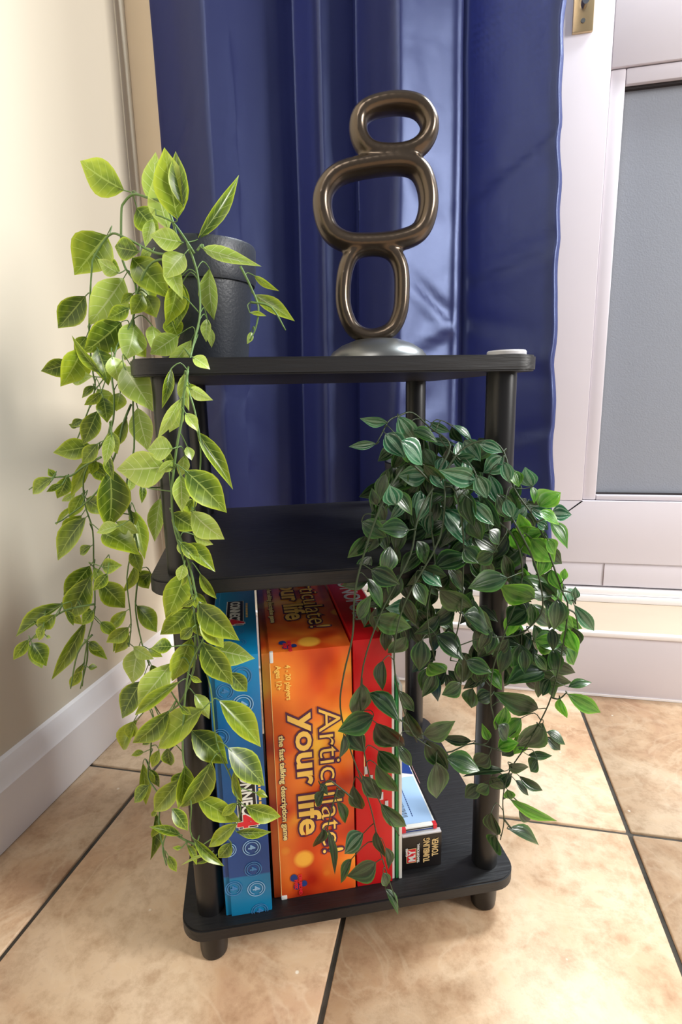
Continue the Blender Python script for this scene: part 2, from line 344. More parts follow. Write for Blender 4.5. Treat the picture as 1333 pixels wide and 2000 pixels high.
# handle plate
hx0, hx1 = .319, .358
hp = box('handle_plate', (hx0-.40, -.007, 1.328-.176), (hx1-.40, .001, 1.56-.176), M['steel'], D, bev=.0022)
bm = bmesh.new(); add_tube(bm, [Vector((0, 0, 0)), Vector((0, -.045, 0)), Vector((0, -.052, -.004)), Vector((0.03, -.054, -.006)), Vector((.11, -.054, -.006))], .0085, 12)
h_ = mesh_obj('handle_lever', bm, M['chrome'], hp, smooth=True); h_.location = (hx0-.38, -.006, 1.44-.176)
bm = bmesh.new(); add_tube(bm, [Vector((0, .002, 0)), Vector((0, -.016, 0))], .0075, 16)
h_ = mesh_obj('lock_cylinder', bm, M['chrome'], hp, smooth=True, autosm=40); h_.location = (hx0-.38, -.006, 1.379-.176); h_.scale = (1, 1, 1.6)
bm = bmesh.new(); add_tube(bm, [Vector((0, .002, 0)), Vector((0, -.0085+.006, 0))], .0042, 14)
h_ = mesh_obj('screw', bm, M['silver'], hp, smooth=True, autosm=40); h_.location = (hx0-.381, -.006, 1.347-.176)

# ================================================================== CURTAIN
def build_curtain():
    # x positions of ridges and valleys with how far each stands out
    key = [(-.470, .040), (-.460, .034), (-.42, .016), (-.375, -.014), (-.342, -.036), (-.328, -.042), (-.314, -.037), (-.262, -.010), (-.222, .012), (-.210, .022), (-.198, .034), (-.188, .036), (-.16, .012), (-.138, -.022), (-.128, -.030),
           (-.118, -.026), (-.084, -.002), (-.076, .008), (-.066, .006), (-.03, -.028), (-.004, -.056), (.008, -.062), (.020, -.056), (.055, -.026), (.088, -.002), (.100, .003), (.107, .010), (.108, .022), (.106, .044), (.114, .052), (.13, .046), (.17, .022), (.215, -.002), (.248, -.020), (.258, -.022), (.264, -.010)]
    pts = [Vector((a, b, 0)) for a, b in key]; prof = cat_rom(pts, 5)
    bm = bmesh.new(); rows = []
    zt, zb, nz = 2.15, .325, 150
    for j in range(nz+1):
        z = zt+(zb-zt)*j/nz; f = j/nz; row = []
        for k, p in enumerate(prof):
            s = k/(len(prof)-1)
            x = p.x + (.045*max(0, (1.2-z))*max(0, s-.35)) - .020*max(0, 1.0-z)*(1-s)
            # lower parts of the right fold drift
            if .5 < s < .78: x -= .012*max(0, 1.1-z)
            amp = 1.0+.15*f
            y = p.y*amp
            # creases: sharp, sagging, mostly in the right panel
            c = 0
            for (cx, cz, sx, sz, h, sl) in ((.20, 1.02, .07, .012, .007, .55), (.19, .86, .075, .012, .008, .25), (.20, .69, .07, .014, -.007, -.1), (.16, .76, .06, .016, .006, -.3), (.235, .56, .04, .012, .009, .3), (.22, .48, .05, .012, -.007, -.3),
                                            (.06, .80, .035, .010, .009, -.9), (.075, .74, .03, .012, -.008, .5), (.04, 1.0, .04, .03, .006, -1.2), (-.40, .93, .05, .012, .006, .2), (-.39, .80, .05, .015, -.005, -.3), (-.41, 1.12, .05, .02, .005, .6), (-.12, .72, .05, .03, .004, .6), (-.36, .62, .06, .02, .006, .8), (-.42, .70, .05, .02, .005, -.5), (.03, .6, .05, .03, .005, .7)):
                dx = x-cx; dz = z-cz-sl*dx
                c += h*math.exp(-(dx/sx)**2)*(math.exp(-(dz/sz)**2)-.6*math.exp(-((dz+sz*1.6)/(sz*1.5))**2))
            q = noise.noise(Vector((x*9, z*4, 3)))*.004 + noise.noise(Vector((x*30, z*12, 8)))*.0012
            row.append(bm.verts.new((x + (noise.noise(Vector((0, z*14, 1)))*.006+c*.5 if s > .93 else 0), .425+y+c+q, z)))
        rows.append(row)
    for a, b in zip(rows, rows[1:]):
        for i in range(len(a)-1): bm.faces.new((a[i], b[i], b[i+1], a[i+1]))
    bmesh.ops.solidify(bm, geom=bm.faces[:], thickness=.0016)
    return bm
cu = empty('curtain', (-.10, .425, .325)); tag(cu, 'long navy blue satin curtain hanging in soft folds behind the black shelf', 'curtain')
bm = build_curtain(); bmesh.ops.translate(bm, verts=bm.verts, vec=(.10, -.425, -.325)); bmesh.ops.recalc_face_normals(bm, faces=bm.faces)
mesh_obj('fabric', bm, M['curtain'], cu, smooth=True)

# ================================================================== SHELF RACK
W, DP, T = .396, .3588, .0155
Z1, Z2, Z3 = .06126, .6675, .46268
rack = empty('shelf_unit', (RX, RY, 0), RA); tag(rack, 'three tier black wood effect shelf unit with round tube posts on tiled floor', 'shelf')
def board(name, zt, lab=None):
    r = .028; bm = bmesh.new(); vs = []
    for cx, cy, a0 in ((W/2-r, DP/2-r, 0), (-W/2+r, DP/2-r, 90), (-W/2+r, -DP/2+r, 180), (W/2-r, -DP/2+r, 270)):
        for k in range(9):
            a = math.radians(a0+k*90/8); vs.append(bm.verts.new((cx+r*math.cos(a), cy+r*math.sin(a), zt-T)))
    f = bm.faces.new(vs); e = bmesh.ops.extrude_face_region(bm, geom=[f]); bmesh.ops.translate(bm, verts=[v for v in e['geom'] if isinstance(v, bmesh.types.BMVert)], vec=(0, 0, T))
    bmesh.ops.recalc_face_normals(bm, faces=bm.faces)
    es = [e for e in bm.edges if abs(e.verts[0].co.z-e.verts[1].co.z) < 1e-6 and abs(e.calc_face_angle(0)-math.pi/2) < .1]
    bmesh.ops.bevel(bm, geom=es, offset=.0016, segments=2, affect='EDGES')
    return mesh_obj(name, bm, M['blackwood'], rack, smooth=True, autosm=40)
for z in (Z1, Z3, Z2): board('shelf_board', z)
ins = .0315; pr = .0155
for sx in (-1, 1):
    for sy in (-1, 1):
        cx, cy = sx*(W/2-ins), sy*(DP/2-ins)
        for a, b in ((Z1, Z3-T), (Z3, Z2-T)):
            o = lathe('post', [(0, a-.001), (pr*.98, a-.001), (pr, a+.004), (pr, b-.004), (pr*.98, b+.0005), (0, b+.0005)], M['post'], rack, 32, (0, 0)); o.location = (cx, cy, 0)
        o = lathe('foot', [(0, 0), (.012, 0), (.0150, .002), (.0158, .008), (.0165, .030), (.0185, Z1-T-.0005), (0, Z1-T-.0005)], M['post'], rack, 32); o.location = (cx, cy, 0)
        if 0: pass

# ================================================================== TEXT
def text(s, size, mat, parent, mtx, name='lettering', offset=0, depth=.0002, sx=1.0, align='LEFT', bold=0):
    cu_ = bpy.data.curves.new('t', 'FONT'); cu_.body = s; cu_.size = size; cu_.offset = offset; cu_.extrude = depth; cu_.align_x = align; cu_.resolution_u = 3
    ob = bpy.data.objects.new('t', cu_); C.objects.link(ob); dg = bpy.context.evaluated_depsgraph_get(); me = bpy.data.meshes.new_from_object(ob.evaluated_get(dg))
    bpy.data.objects.remove(ob); me.materials.clear(); me.materials.append(mat)
    me.transform(mtx @ Matrix.Scale(sx, 4, (1, 0, 0))); o = bpy.data.objects.new(name, me); C.objects.link(o); o.parent = parent; return o
def front(u, z, y):    # text running downwards on a front face (facing -Y)
    return Matrix.Translation((u, y, z)) @ Matrix(((0, 1, 0), (0, 0, -1), (-1, 0, 0))).to_4x4()
def top(u, y, z):      # text running towards the viewer on a top face
    return Matrix.Translation((u, y, z)) @ Matrix(((0, 1, 0), (-1, 0, 0), (0, 0, 1))).to_4x4()
def annulus(parent, mtx, r, wd, mat, a0=0, a1=360, name='printed_ring', n=28):
    bm = bmesh.new(); m_ = max(3, int(n*(a1-a0)/360)); vs = []
    for k in range(m_+1):
        a = math.radians(a0+(a1-a0)*k/m_); vs.append((bm.verts.new((r*math.cos(a), r*math.sin(a), 0)), bm.verts.new(((r-wd)*math.cos(a), (r-wd)*math.sin(a), 0))))
    for p, q in zip(vs, vs[1:]): bm.faces.new((p[0], q[0], q[1], p[1]))
    bmesh.ops.transform(bm, matrix=mtx, verts=bm.verts); return mesh_obj(name, bm, mat, parent)
def patch(parent, mtx, pts, mat, name='printed_patch', d=0):
    bm = bmesh.new(); bm.faces.new([bm.verts.new((x, y, d)) for x, y in pts]); bmesh.ops.transform(bm, matrix=mtx, verts=bm.verts); return mesh_obj(name, bm, mat, parent)
def bx(name, lo, hi, mat, parent, bev=.0012): return box(name, lo, hi, mat, parent, bev, 2)

def rbox(name, u, wf, label): 
    p = rk(u, wf, Z1); o = empty(name, p, RA); tag(o, label, 'board game'); return o
# ---- blue box (local origin: front left bottom corner)
u0, u1, wf, H = -.149, -.0975, -.167, .314
b1 = rbox('board_game_box', u0, wf, 'bright blue game box with ringed number fours, leftmost of the upright boxes')
wd = u1-u0; DB = .262
bx('box_base', (.0002, .003, 0), (.014, DB-.003, H-.004), M['whitecard'], b1)
bx('box_lid', (.006, 0, 0), (wd, DB, H), M['bluebox'], b1)
bx('box_flap', (.0, .0025, .0), (.0065, DB, H-.003), M['bluebox'], b1, .0008)
def four(px, py, r, strong=True):
    z, u = onw(px, py, wf); z -= Z1; u -= u0
    mt = M['paleblue'] if strong else M['ring']; mm = front(u, z, -.0006)
    for k, (a, b) in enumerate(((0, 360), (25, 340))): annulus(b1, mm, r*(1-.24*k), r*.10, mt, a, b, 'ring_print')
    text('4', r*1.05, mt, b1, front(u-.36*r, z+.30*r, -.0004), 'number_print', offset=.0004)
    return
for a in ((501, 1735, .0100), (446, 1660, .0090), (492, 1655, .0100), (484, 1425, .0105), (475, 1375, .0110)): four(*a)
for a in ((508, 1778, .0095, False), (457, 1735, .0095, False), (495, 1697, .0095, False), (472, 1320, .0108, False), (430, 1440, .0100, False), (440, 1350, .009, False)): four(*a)
# top face and front logo
def logo(mm, s):
    patch(b1, mm, [(-.002*s, -.004*s), (.078*s, -.004*s), (.078*s, .017*s), (-.002*s, .017*s)], M['whitecard'], 'logo_border', .0001)
    patch(b1, mm, [(-.001*s, -.003*s), (.077*s, -.003*s), (.077*s, .016*s), (-.001*s, .016*s)], M['inkblack'], 'logo_panel', .0003)
    text('CONNECT', .0165*s, M['whitecard'], b1, mm @ Matrix.Translation((.001*s, .001*s, .0004)), offset=.0005*s, sx=.82)
    text('4', .030*s, M['whitecard'], b1, mm @ Matrix.Translation((.061*s, -.004*s, .0005)), 'number_print', offset=.0022*s)
    text('4', .030*s, M['inkred'], b1, mm @ Matrix.Translation((.061*s, -.004*s, .0008)), 'number_print', offset=.0012*s)
    for k in range(9): patch(b1, mm, [((.008+.0055*k)*s, .0195*s), ((.012+.0055*k)*s, .0195*s), ((.012+.0055*k)*s, .0220*s), ((.008+.0055*k)*s, .0220*s)], M['gold'], 'small_print', .0004)
z, u = onw(462, 1495, wf); logo(front(u-u0+.002, z-Z1, -.0005), 1.0)
logo(top(.020, .155, H+.0004), 1.0)
for (a, b, r) in ((.030, .030, .010), (.028, .060, .0095)):
    annulus(b1, top(a, b, H+.0005), r, .0008, M['ring'], name='ring_print'); annulus(b1, top(a, b, H+.0005), r*.72, .0008, M['ring'], name='ring_print')
# ---- orange box
u0, u1, wf, H = -.0945, .0015, -.1565, .3085
b2 = rbox('board_game_box', u0, wf, 'wide orange game box with glowing spots and gold lettering beside the blue box'); wd = u1-u0; DB = .262
bx('box_base', (.0, .004, 0), (.014, DB-.003, H-.002), M['bokeh'], b2)
bx('box_lid', (.0085, 0, 0), (wd, DB, H), M['bokeh'], b2, .0014)
z, u = onw(548, 1640, wf)
bx('worn_corner', (.008, -.0005, .0), (.015, .004, .006), M['whitecard'], b2, .0012)
bx('worn_corner', (.0085, -.0004, H-.012), (.0125, .004, H+.0004), M['whitecard'], b2, .0012)
bx('worn_edge', (.0083, -.0003, .006), (.0088, .0015, H-.012), M['cream'], b2, 0)
def title(mm, k=1):
    text('your life', .0395, M['purple'], b2, mm @ Matrix.Translation((0, 0, .0002)), offset=.0030, sx=1.0)
    text('your life', .0395, M['gold'], b2, mm @ Matrix.Translation((0, 0, .0007)), offset=.0009, sx=1.0)
    text('Articulate!', .0400, M['purple'], b2, mm @ Matrix.Translation((-.004, .0285, .0002)), offset=.0016, sx=.95)
    text('Articulate!', .0400, M['gold'], b2, mm @ Matrix.Translation((-.004, .0285, .0007)), offset=-.0004, sx=.95)
    text('the fast talking description game', .0093, M['purple'], b2, mm @ Matrix.Translation((.020, -.0215, .0001)), offset=.0009, sx=.94)
    text('the fast talking description game', .0093, M['cream'], b2, mm @ Matrix.Translation((.020, -.0215, .0005)), offset=.00025, sx=.94)
title(front(.0330, .2345, -.0006) @ Matrix.Diagonal((1.15, .88, 1, 1)))
title(top(.0330, .232, H+.0006) @ Matrix.Diagonal((1.15, .88, 1, 1)))
def players(mm):
    text('4 - 20 players', .0078, M['gold'], b2, mm @ Matrix.Translation((0, 0, .0003)), offset=.0002, sx=.95); text('Ages 12+', .0078, M['gold'], b2, mm @ Matrix.Translation((0, -.010, .0003)), offset=.0002, sx=.95)
players(front(.0245, .2935, -.0006))
def badge(mm):
    for dx, dy, r in ((-.006, -.004, .0042), (.006, -.001, .0038), (.0035, .0075, .0036)):
        patch(b2, mm, [(dx+r*math.cos(a*.5236)*(1.35 if 3 < a < 9 else 1), dy+r*math.sin(a*.5236)*(1.0)) for a in range(12)], M['inkblue'], 'badge_print', .0002)
    text('DRUMOND', .0052, M['inkred'], b2, mm @ Matrix.Translation((-.010, .0015, .0004)), offset=.00025); text('PARK', .0052, M['inkred'], b2, mm @ Matrix.Translation((-.004, -.0035, .0004)), offset=.00025)
badge(front(.0275, .0215, -.0006)); badge(top(.0275, .014, H+.0005))
# ---- red box
u0, u1, wf, H = .0035, .0500, -.1560, .3135
b3 = rbox('board_game_box', u0, wf, 'glossy red game box standing between the wide orange box and the thin green one'); wd = u1-u0
bx('box_base', (.010, .003, 0), (wd, .262, H-.003), M['whitecard'], b3); bx('box_lid', (0, 0, 0), (wd-.0035, .265, H), M['red'], b3)
patch(b3, front(0, .245, -.0006), [(0, .010), (.12, .010), (.12, .0108), (0, .0108)], M['cream'], 'printed_line', .0002)
for k in range(5): patch(b3, front(.010+.006*k, .16-.012*k, -.0006), [(0, 0), (.010, 0), (.010, .004), (0, .004)], M['greycard'], 'printed_mark', .0002)
text('MONOPOLY', .030, M['greycard'], b3, top(.014, .215, H+.0005), offset=.0004)
# ---- thin white and green box
u0 = .0515
b4 = rbox('board_game_box', u0, -.1530, 'thin white and green edged box squeezed beside the red box')
bx('box_lid', (0, 0, 0), (.0042, .22, .255), M['greencard'], b4, .0008); bx('box_base', (.0034, -.0012, 0), (.0072, .221, .2545), M['whitecard'], b4, .0008)
bx('blue_panel', (.0070, .0, .20), (.0075, .22, .2535), M['ltblue'], b4, 0)
# ---- black tumbling tower box
u0, u1, wf = .0610, .1120, -.144; wd = u1-u0; HT = .0480
b5 = rbox('tumbling_tower_box', u0, wf, 'small black tumbling tower box lying at the right end of the bottom shelf'); 
bx('box_body', (0, 0, 0), (wd, .200, HT), M['blackcard'], b5, .0014)
bx('box_flap', (.001, -.0006, HT-.0012), (wd-.001, .006, HT+.0008), M['greycard'], b5, .0004)
for a, b in ((0, 1), ):
    mm = front(.030, .0400, -.0006)
    text('TUMBLING', .0115, M['tan'], b5, front(.0315, HT-.0050, -.0006) @ Matrix.Identity(4), offset=.0002, sx=.68)
    text('TOWER', .0115, M['tan'], b5, front(.0415, HT-.0120, -.0006), offset=.0002, sx=.68)
# the lettering on this box runs upwards: rebuild turned
for o in [o for o in b5.children if o.name.startswith('lettering')]: bpy.data.objects.remove(o)
def up(u, z, y): return Matrix.Translation((u, y, z)) @ Matrix(((0, -1, 0), (0, 0, -1), (1, 0, 0))).to_4x4()
text('TUMBLING', .0112, M['tan'], b5, up(.0350, .0080, -.0006), offset=.0002, sx=.62)
text('TOWER', .0112, M['tan'], b5, up(.0460, .0150, -.0006), offset=.0002, sx=.62)
bb = up(.0165, .0120, -.0006)
patch(b5, bb, [(-.002, -.002), (.018, -.002), (.018, .0105), (-.002, .0105)], M['tan'], 'logo_border', .0001)
patch(b5, bb, [(-.0012, -.0012), (.0172, -.0012), (.0172, .0097), (-.0012, .0097)], M['inkred'], 'logo_panel', .0002)
text('M.Y', .0112, M['whitecard'], b5, up(.0165, .0120, -.0009), offset=.0005, sx=.86)
text('TRADITIONAL', .0042, M['whitecard'], b5, up(.0222, .0090, -.0008), offset=.0001)
text('GAMES', .0036, M['whitecard'], b5, up(.0075, .0200, -.0008), offset=.0001)
# ---- flat illustrated box lying on it, with a sticker
b6 = empty('card_game_box', rk(u0+.002, wf+.004, Z1+HT+.0008), RA); tag(b6, 'flat illustrated box with pale barcode sticker resting on the black tower box', 'board game')
w6 = wd-.008
bx('box_body', (0, 0, 0), (w6, .190, .0065), M['whitecard'], b6, .0008)
bx('box_trim', (-.0004, -.0006, .0012), (w6+.0004, .004, .0026), M['inkblue'], b6, 0); bx('box_trim', (-.0004, -.0006, .0038), (w6+.0004, .004, .0050), M['inkblack'], b6, 0)
bx('corner_tab', (-.0008, -.0010, .0010), (.0045, .006, .0069), M['inkred'], b6, .0005); bx('corner_tab', (w6-.004, -.0010, .0010), (w6+.0008, .006, .0069), M['inkred'], b6, .0005)
bx('sticker', (.003, .006, .0066), (w6-.002, .090, .0069), M['label'], b6, 0)
for k in range(22):
    y = .018+k*.0024; ww = .0006+.0012*rnd.random(); bx('barcode_bar', (.006, y, .0069), (.0125, y+ww, .0070), M['inkblack'], b6, 0)
mt = top(.0175, .074, .0071)
for k in range(16): patch(b6, mt, [(.0036*k, 0), (.0036*k+.0027, 0), (.0036*k+.0027, .0012), (.0036*k, .0012)], M['inkblue'], 'small_print')
for p, mm in (([(0, .094), (w6*.6, .094), (w6*.35, .135)], 'inkred'), ([(w6*.55, .10), (w6-.001, .094), (w6-.001, .15), (w6*.75, .13)], 'inkblue'), ([(.004, .14), (w6*.7, .15), (w6*.4, .18)], 'paleblue'), ([(w6*.1, .105), (w6*.45, .112), (w6*.3, .145), (w6*.05, .13)], 'greycard')):
    patch(b6, Matrix.Identity(4), p, M[mm], 'printed_art', .0067)
b7 = empty('playing_card', rk(u1-.0012, -.052, Z1+.0008), RA); tag(b7, 'pink card strip standing along the right side of the tower box', 'card')
bm = bmesh.new(); add_box(bm, (.0018, 0, 0), (.0026, .062, .044), .0002, 1); mesh_obj('card', bm, M['pink'], b7)

# printing belongs to the lid or body it is printed on
for b in (b1, b2, b3, b4, b5, b6):
    kids = list(b.children); host = next((k for n_ in ('box_lid', 'box_body') for k in kids if k.name.startswith(n_)), None)
    for k in kids:
        if any(q in k.name for q in ('print', 'lettering', 'logo', 'barcode', 'worn_')): k.parent = host
# ================================================================== SCULPTURE
def ringpts(pts, d): return [at(x/2.4685+560, y/2.4685+150, d) for x, y in pts]
DS = .650
rings = [([(330, 845), (420, 824), (505, 845), (550, 920), (557, 1040), (545, 1145), (502, 1220), (410, 1252), (325, 1220), (282, 1135), (272, 1040), (287, 920)], .0086),
         ([(174, 640), (185, 545), (255, 470), (400, 432), (560, 420), (642, 455), (680, 550), (680, 655), (637, 750), (530, 793), (390, 806), (285, 797), (208, 745)], .0106),
         ([(345, 240), (365, 182), (430, 145), (540, 128), (640, 150), (690, 228), (668, 310), (600, 362), (500, 376), (410, 362), (360, 310)], .0098)]
bm = bmesh.new(); side = -FH
for pts, r in rings:
    c = cat_rom(ringpts(pts, DS), 5, True); add_tube(bm, c, r, 14, True, r2=r*1.8, side=side)
cb = at(738, 690, DS)
prof = [(0, 0), (.052, 0), (.0565, .002), (.0560, .005), (.050, .0125), (.040, .0190), (.025, .0245), (.010, .0265), (0, .027)]
SC = empty('ring_sculpture', (cb.x, cb.y, Z2)); tag(SC, 'dark bronze sculpture of three stacked rounded loops on a domed base', 'sculpture')
bmesh.ops.translate(bm, verts=bm.verts, vec=(-cb.x, -cb.y, -Z2)); bmesh.ops.recalc_face_normals(bm, faces=bm.faces)
so = mesh_obj('loops', bm, M['bronze'], SC, smooth=True)
rm = so.modifiers.new('r', 'REMESH'); rm.mode = 'VOXEL'; rm.voxel_size = .0016; rm.use_smooth_shade = True
sm = so.modifiers.new('s', 'SMOOTH'); sm.factor = .7; sm.iterations = 10
lathe('domed_base', prof, M['silver'], SC, 48)
cs = at(990, 692, .585); CO = lathe('coaster', [(0, 0), (.018, 0), (.0195, .001), (.0195, .0040), (.0185, .0052), (0, .0056)], M['greycard'], None, 40); CO.location = (cs.x, cs.y, Z2); tag(CO, 'small round pale grey disc lying on the top shelf corner', 'coaster')

# ================================================================== LEAVES
def leaf_mesh(name, mat, fold, bend, twist, wid, tipx, sharp=1.0):
    # unit leaf: length 1 along +Y, width 1 across X
    bm = bmesh.new(); uvl = bm.loops.layers.uv.new('UVMap'); nv, nu = 8, 4; rows = []
    for j in range(nv+1):
        v = j/nv; s = math.sin(math.pi*v**wid)**1.0*(1-.30*v**3)*1.08 if 0 < v < 1 else 0
        row = []
        for i in range(nu+1):
            u = i/nu*2-1
            x = u*.5*s*1.04+tipx*v*v; y = v; z = abs(u)*fold*s*.5+bend*(v-v*v)*1.0-bend*.6*v*v+twist*u*(v-.5)*s
            z += .015*math.sin(9*v+3*u)*abs(u)*s
            row.append((bm.verts.new((x, y, z)), (i/nu, v)))
        rows.append(row)
    for a, b in zip(rows, rows[1:]):
        for i in range(nu):
            q = [a[i], a[i+1], b[i+1], b[i]]
            cs_ = [k[0].co for k in q]
            if a is rows[0]: q = [a[i], b[i+1], b[i]]
            elif b is rows[-1]: q = [a[i], a[i+1], b[i]]
            try: f = bm.faces.new([k[0] for k in q])
            except ValueError: continue
            f.smooth = True
            for l, k in zip(f.loops, q): l[uvl].uv = k[1]
    bmesh.ops.remove_doubles(bm, verts=[v for r_ in (rows[0], rows[-1]) for v, _ in r_], dist=1e-5)
    me = bpy.data.meshes.new(name); bm.to_mesh(me); bm.free(); me.materials.append(mat); return me
def variants(mat, n=6, **k):
    out = []
    for i in range(n):
        r = random.Random(i*13+5)
        out.append(leaf_mesh('leaf', mat, .10+.22*r.random(), .10+.22*r.random(), .18*(r.random()-.5),  .80+.16*r.random(), .10*(r.random()-.5)))
    return out
LM = {k: variants(M[k]) for k in ('lime', 'lime_pale', 'deep', 'jade', 'bright')}
MATS = {}
def place_leaf(B, T_, wpx, d, kind, parent, seed, tilt=35):
    r = random.Random(seed); L = (T_-B).length
    y = (T_-B)/L; n = (CAM-(B+T_)/2).normalized(); n = (n-y*n.dot(y)).normalized(); x = y.cross(n)
    ang = math.radians(r.uniform(-tilt, tilt)); n2 = n*math.cos(ang)+x*math.sin(ang); x2 = y.cross(n2)
    wd_ = wpx/FPX*d*1.05/max(math.cos(ang), .6)
    me = r.choice(LM[kind]); o = bpy.data.objects.new('leaf', me); C.objects.link(o); o.parent = parent
    zs = L*.8
    mt = Matrix((x2*wd_, y*L, n2*zs)).transposed().to_4x4(); mt.translation = B-parent.location
    o.matrix_local = mt; MATS[o.name] = mt; return o
def vine_bm(paths, r=.0014, taper=.6):
    bm = bmesh.new()
    for p in paths: add_tube(bm, cat_rom(p, 4), r, 6, taper=taper)
    return bm

# ---------- pot and lime trailing plant
pc = at(402, 690, .640)
LP = empty('potted_trailing_plant', (pc.x, pc.y, Z2)); tag(LP, 'lime green trailing artificial plant in charcoal pot on the top shelf', 'plant')
po = lathe('pot', [(0, .001), (.0445, 0), (.046, .002), (.0545, .082), (.0575, .0825), (.0590, .086), (.0605, .119), (.0595, .121), (.0575, .1205), (.0560, .110), (0, .108)], M['pot'], LP, 56)
lathe('potting_foam', [(0, .1085), (.030, .1105), (.056, .109)], M['soil'], LP, 24)
def Z(tab, s, ox, oy): return [(a/s+ox, b/s+oy, c/s+ox, d/s+oy, w_/s) for a, b, c, d, w_ in tab]
def grow(tab, k): return [(a, b, a+(c-a)*k, b+(d-b)*k, w_*(k-.06)) for a, b, c, d, w_ in tab]
top_l = Z([(522,262,335,153,110),(745,385,687,92,112),(640,330,655,115,75),(770,330,733,105,60),(710,428,643,200,78),(575,335,660,440,85),(765,480,635,455,72),(830,468,1010,210,48),(850,505,1072,573,48),(450,450,325,610,135),(360,705,250,840,88),(520,630,390,815,120),(510,815,365,940,108),(555,545,705,705,104),(585,520,480,500,75),(775,530,690,620,82),(750,640,705,825,72),(880,590,890,795,66),(765,650,740,830,70),(565,820,540,965,98),(640,830,655,940,60),(715,790,745,880,70),(805,890,705,1015,58),(345,930,270,1080,95),(300,985,180,1025,65),(300,1060,378,1040,50),(420,1030,303,885,35),(410,925,455,1070,80),(720,1010,688,1165,36),(775,1030,790,1182,40),(520,1000,630,1170,112),(1068,620,1162,682,24),(1068,700,1225,800,52),(500,610,410,555,50),(870,800,865,890,36),(885,840,890,918,28),(1057,855,1043,905,22),(1050,775,1115,785,16),(750,870,635,945,80),(620,700,650,790,70),(640,510,590,540,32),(430,560,500,600,50),(600,640,640,740,60),(700,560,760,700,60),(470,700,520,780,60),(560,900,610,960,50),(470,960,500,1060,70),(640,380,610,490,40),(600,700,560,780,60)], 2.15, 0, 250)
mid_l = Z([(455,125,390,280,76),(430,290,255,320,86),(640,110,680,300,92),(590,160,520,305,50),(845,65,738,245,48),(805,300,690,300,100),(780,385,548,398,148),(915,220,1080,472,62),(859,400,1050,578,130),(870,290,890,350,40),(840,420,850,585,72),(790,400,785,315,36),(755,480,815,440,30),(510,385,520,670,132),(745,530,720,725,66),(400,620,258,808,88),(380,610,295,700,72),(540,640,640,690,56),(475,690,635,778,100),(630,590,670,800,66),(555,660,450,690,50),(800,600,915,680,86),(890,590,1028,720,102),(870,740,998,860,72),(900,700,985,748,40),(475,850,558,840,66),(420,845,300,985,96),(425,890,315,1100,112),(460,915,580,1035,102),(635,830,580,975,42),(640,870,695,945,72),(870,865,780,1090,112),(893,1040,760,1170,104),(920,1020,1092,1190,112),(300,1020,68,1168,60),(636,1030,735,1145,78),(467,1105,545,1165,50),(255,430,225,395,30),(240,450,190,480,26),(290,465,218,500,28),(930,880,1000,1000,42),(360,200,320,190,20),(350,500,290,550,30),(420,330,330,520,52),(360,560,255,650,22),(500,330,520,440,40),(610,440,600,500,40),(660,460,665,550,30),(520,230,490,370,46),(865,530,890,600,62),(470,40,400,100,40),(480,60,500,170,70),(560,40,540,120,70),(700,880,640,940,60),(440,10,380,60,30),(900,1060,960,1180,80),(860,330,840,430,50),(500,880,440,960,50)], 2.38, 0, 750)
low_l = Z([(400,30,247,300,64),(465,45,545,95,46),(595,65,525,172,46),(645,155,610,315,98),(800,150,710,150,66),(660,310,560,480,98),(800,225,645,420,124),(840,310,620,468,62),(890,110,805,305,104),(940,130,1070,325,112),(990,160,1172,200,102),(1070,270,1150,355,72),(640,490,555,635,76),(790,445,625,610,98),(945,440,718,620,132),(905,370,975,480,60),(1020,400,1215,600,112),(890,540,1050,690,124),(1060,620,1225,790,122),(985,680,855,920,108),(845,760,708,930,96),(665,690,680,885,52),(780,620,795,705,56),(740,630,705,710,46),(670,640,612,655,28),(800,900,875,1000,62),(915,850,1108,965,92),(1140,890,1300,945,82),(1105,970,965,1085,66),(725,920,715,1140,50),(841,1025,705,985,42),(1100,1010,1250,1015,46),(900,1040,1030,1170,46),(1075,1060,1020,1135,62),(410,245,450,245,28),(385,230,350,280,26),(215,100,235,108,16),(200,90,155,110,18),(1190,830,1243,845,32),(845,1085,805,1085,20),(870,1070,920,1160,32),(980,1110,845,1160,14),(1000,1120,900,1165,14),(930,20,1040,150,92),(750,470,830,560,92),(860,700,840,900,80),(620,500,600,580,60),(700,720,740,800,40),(1090,720,1120,880,40)], 2.38, 0, 1200)
def dl(px, py):        # how far the lime foliage stands: in front of the rack post, or off its left side
    if px > 318 and py > 690: return .478
    if py < 690: return .56 if px > 300 else .575
    return .560 + .03*math.sin(px*.05)
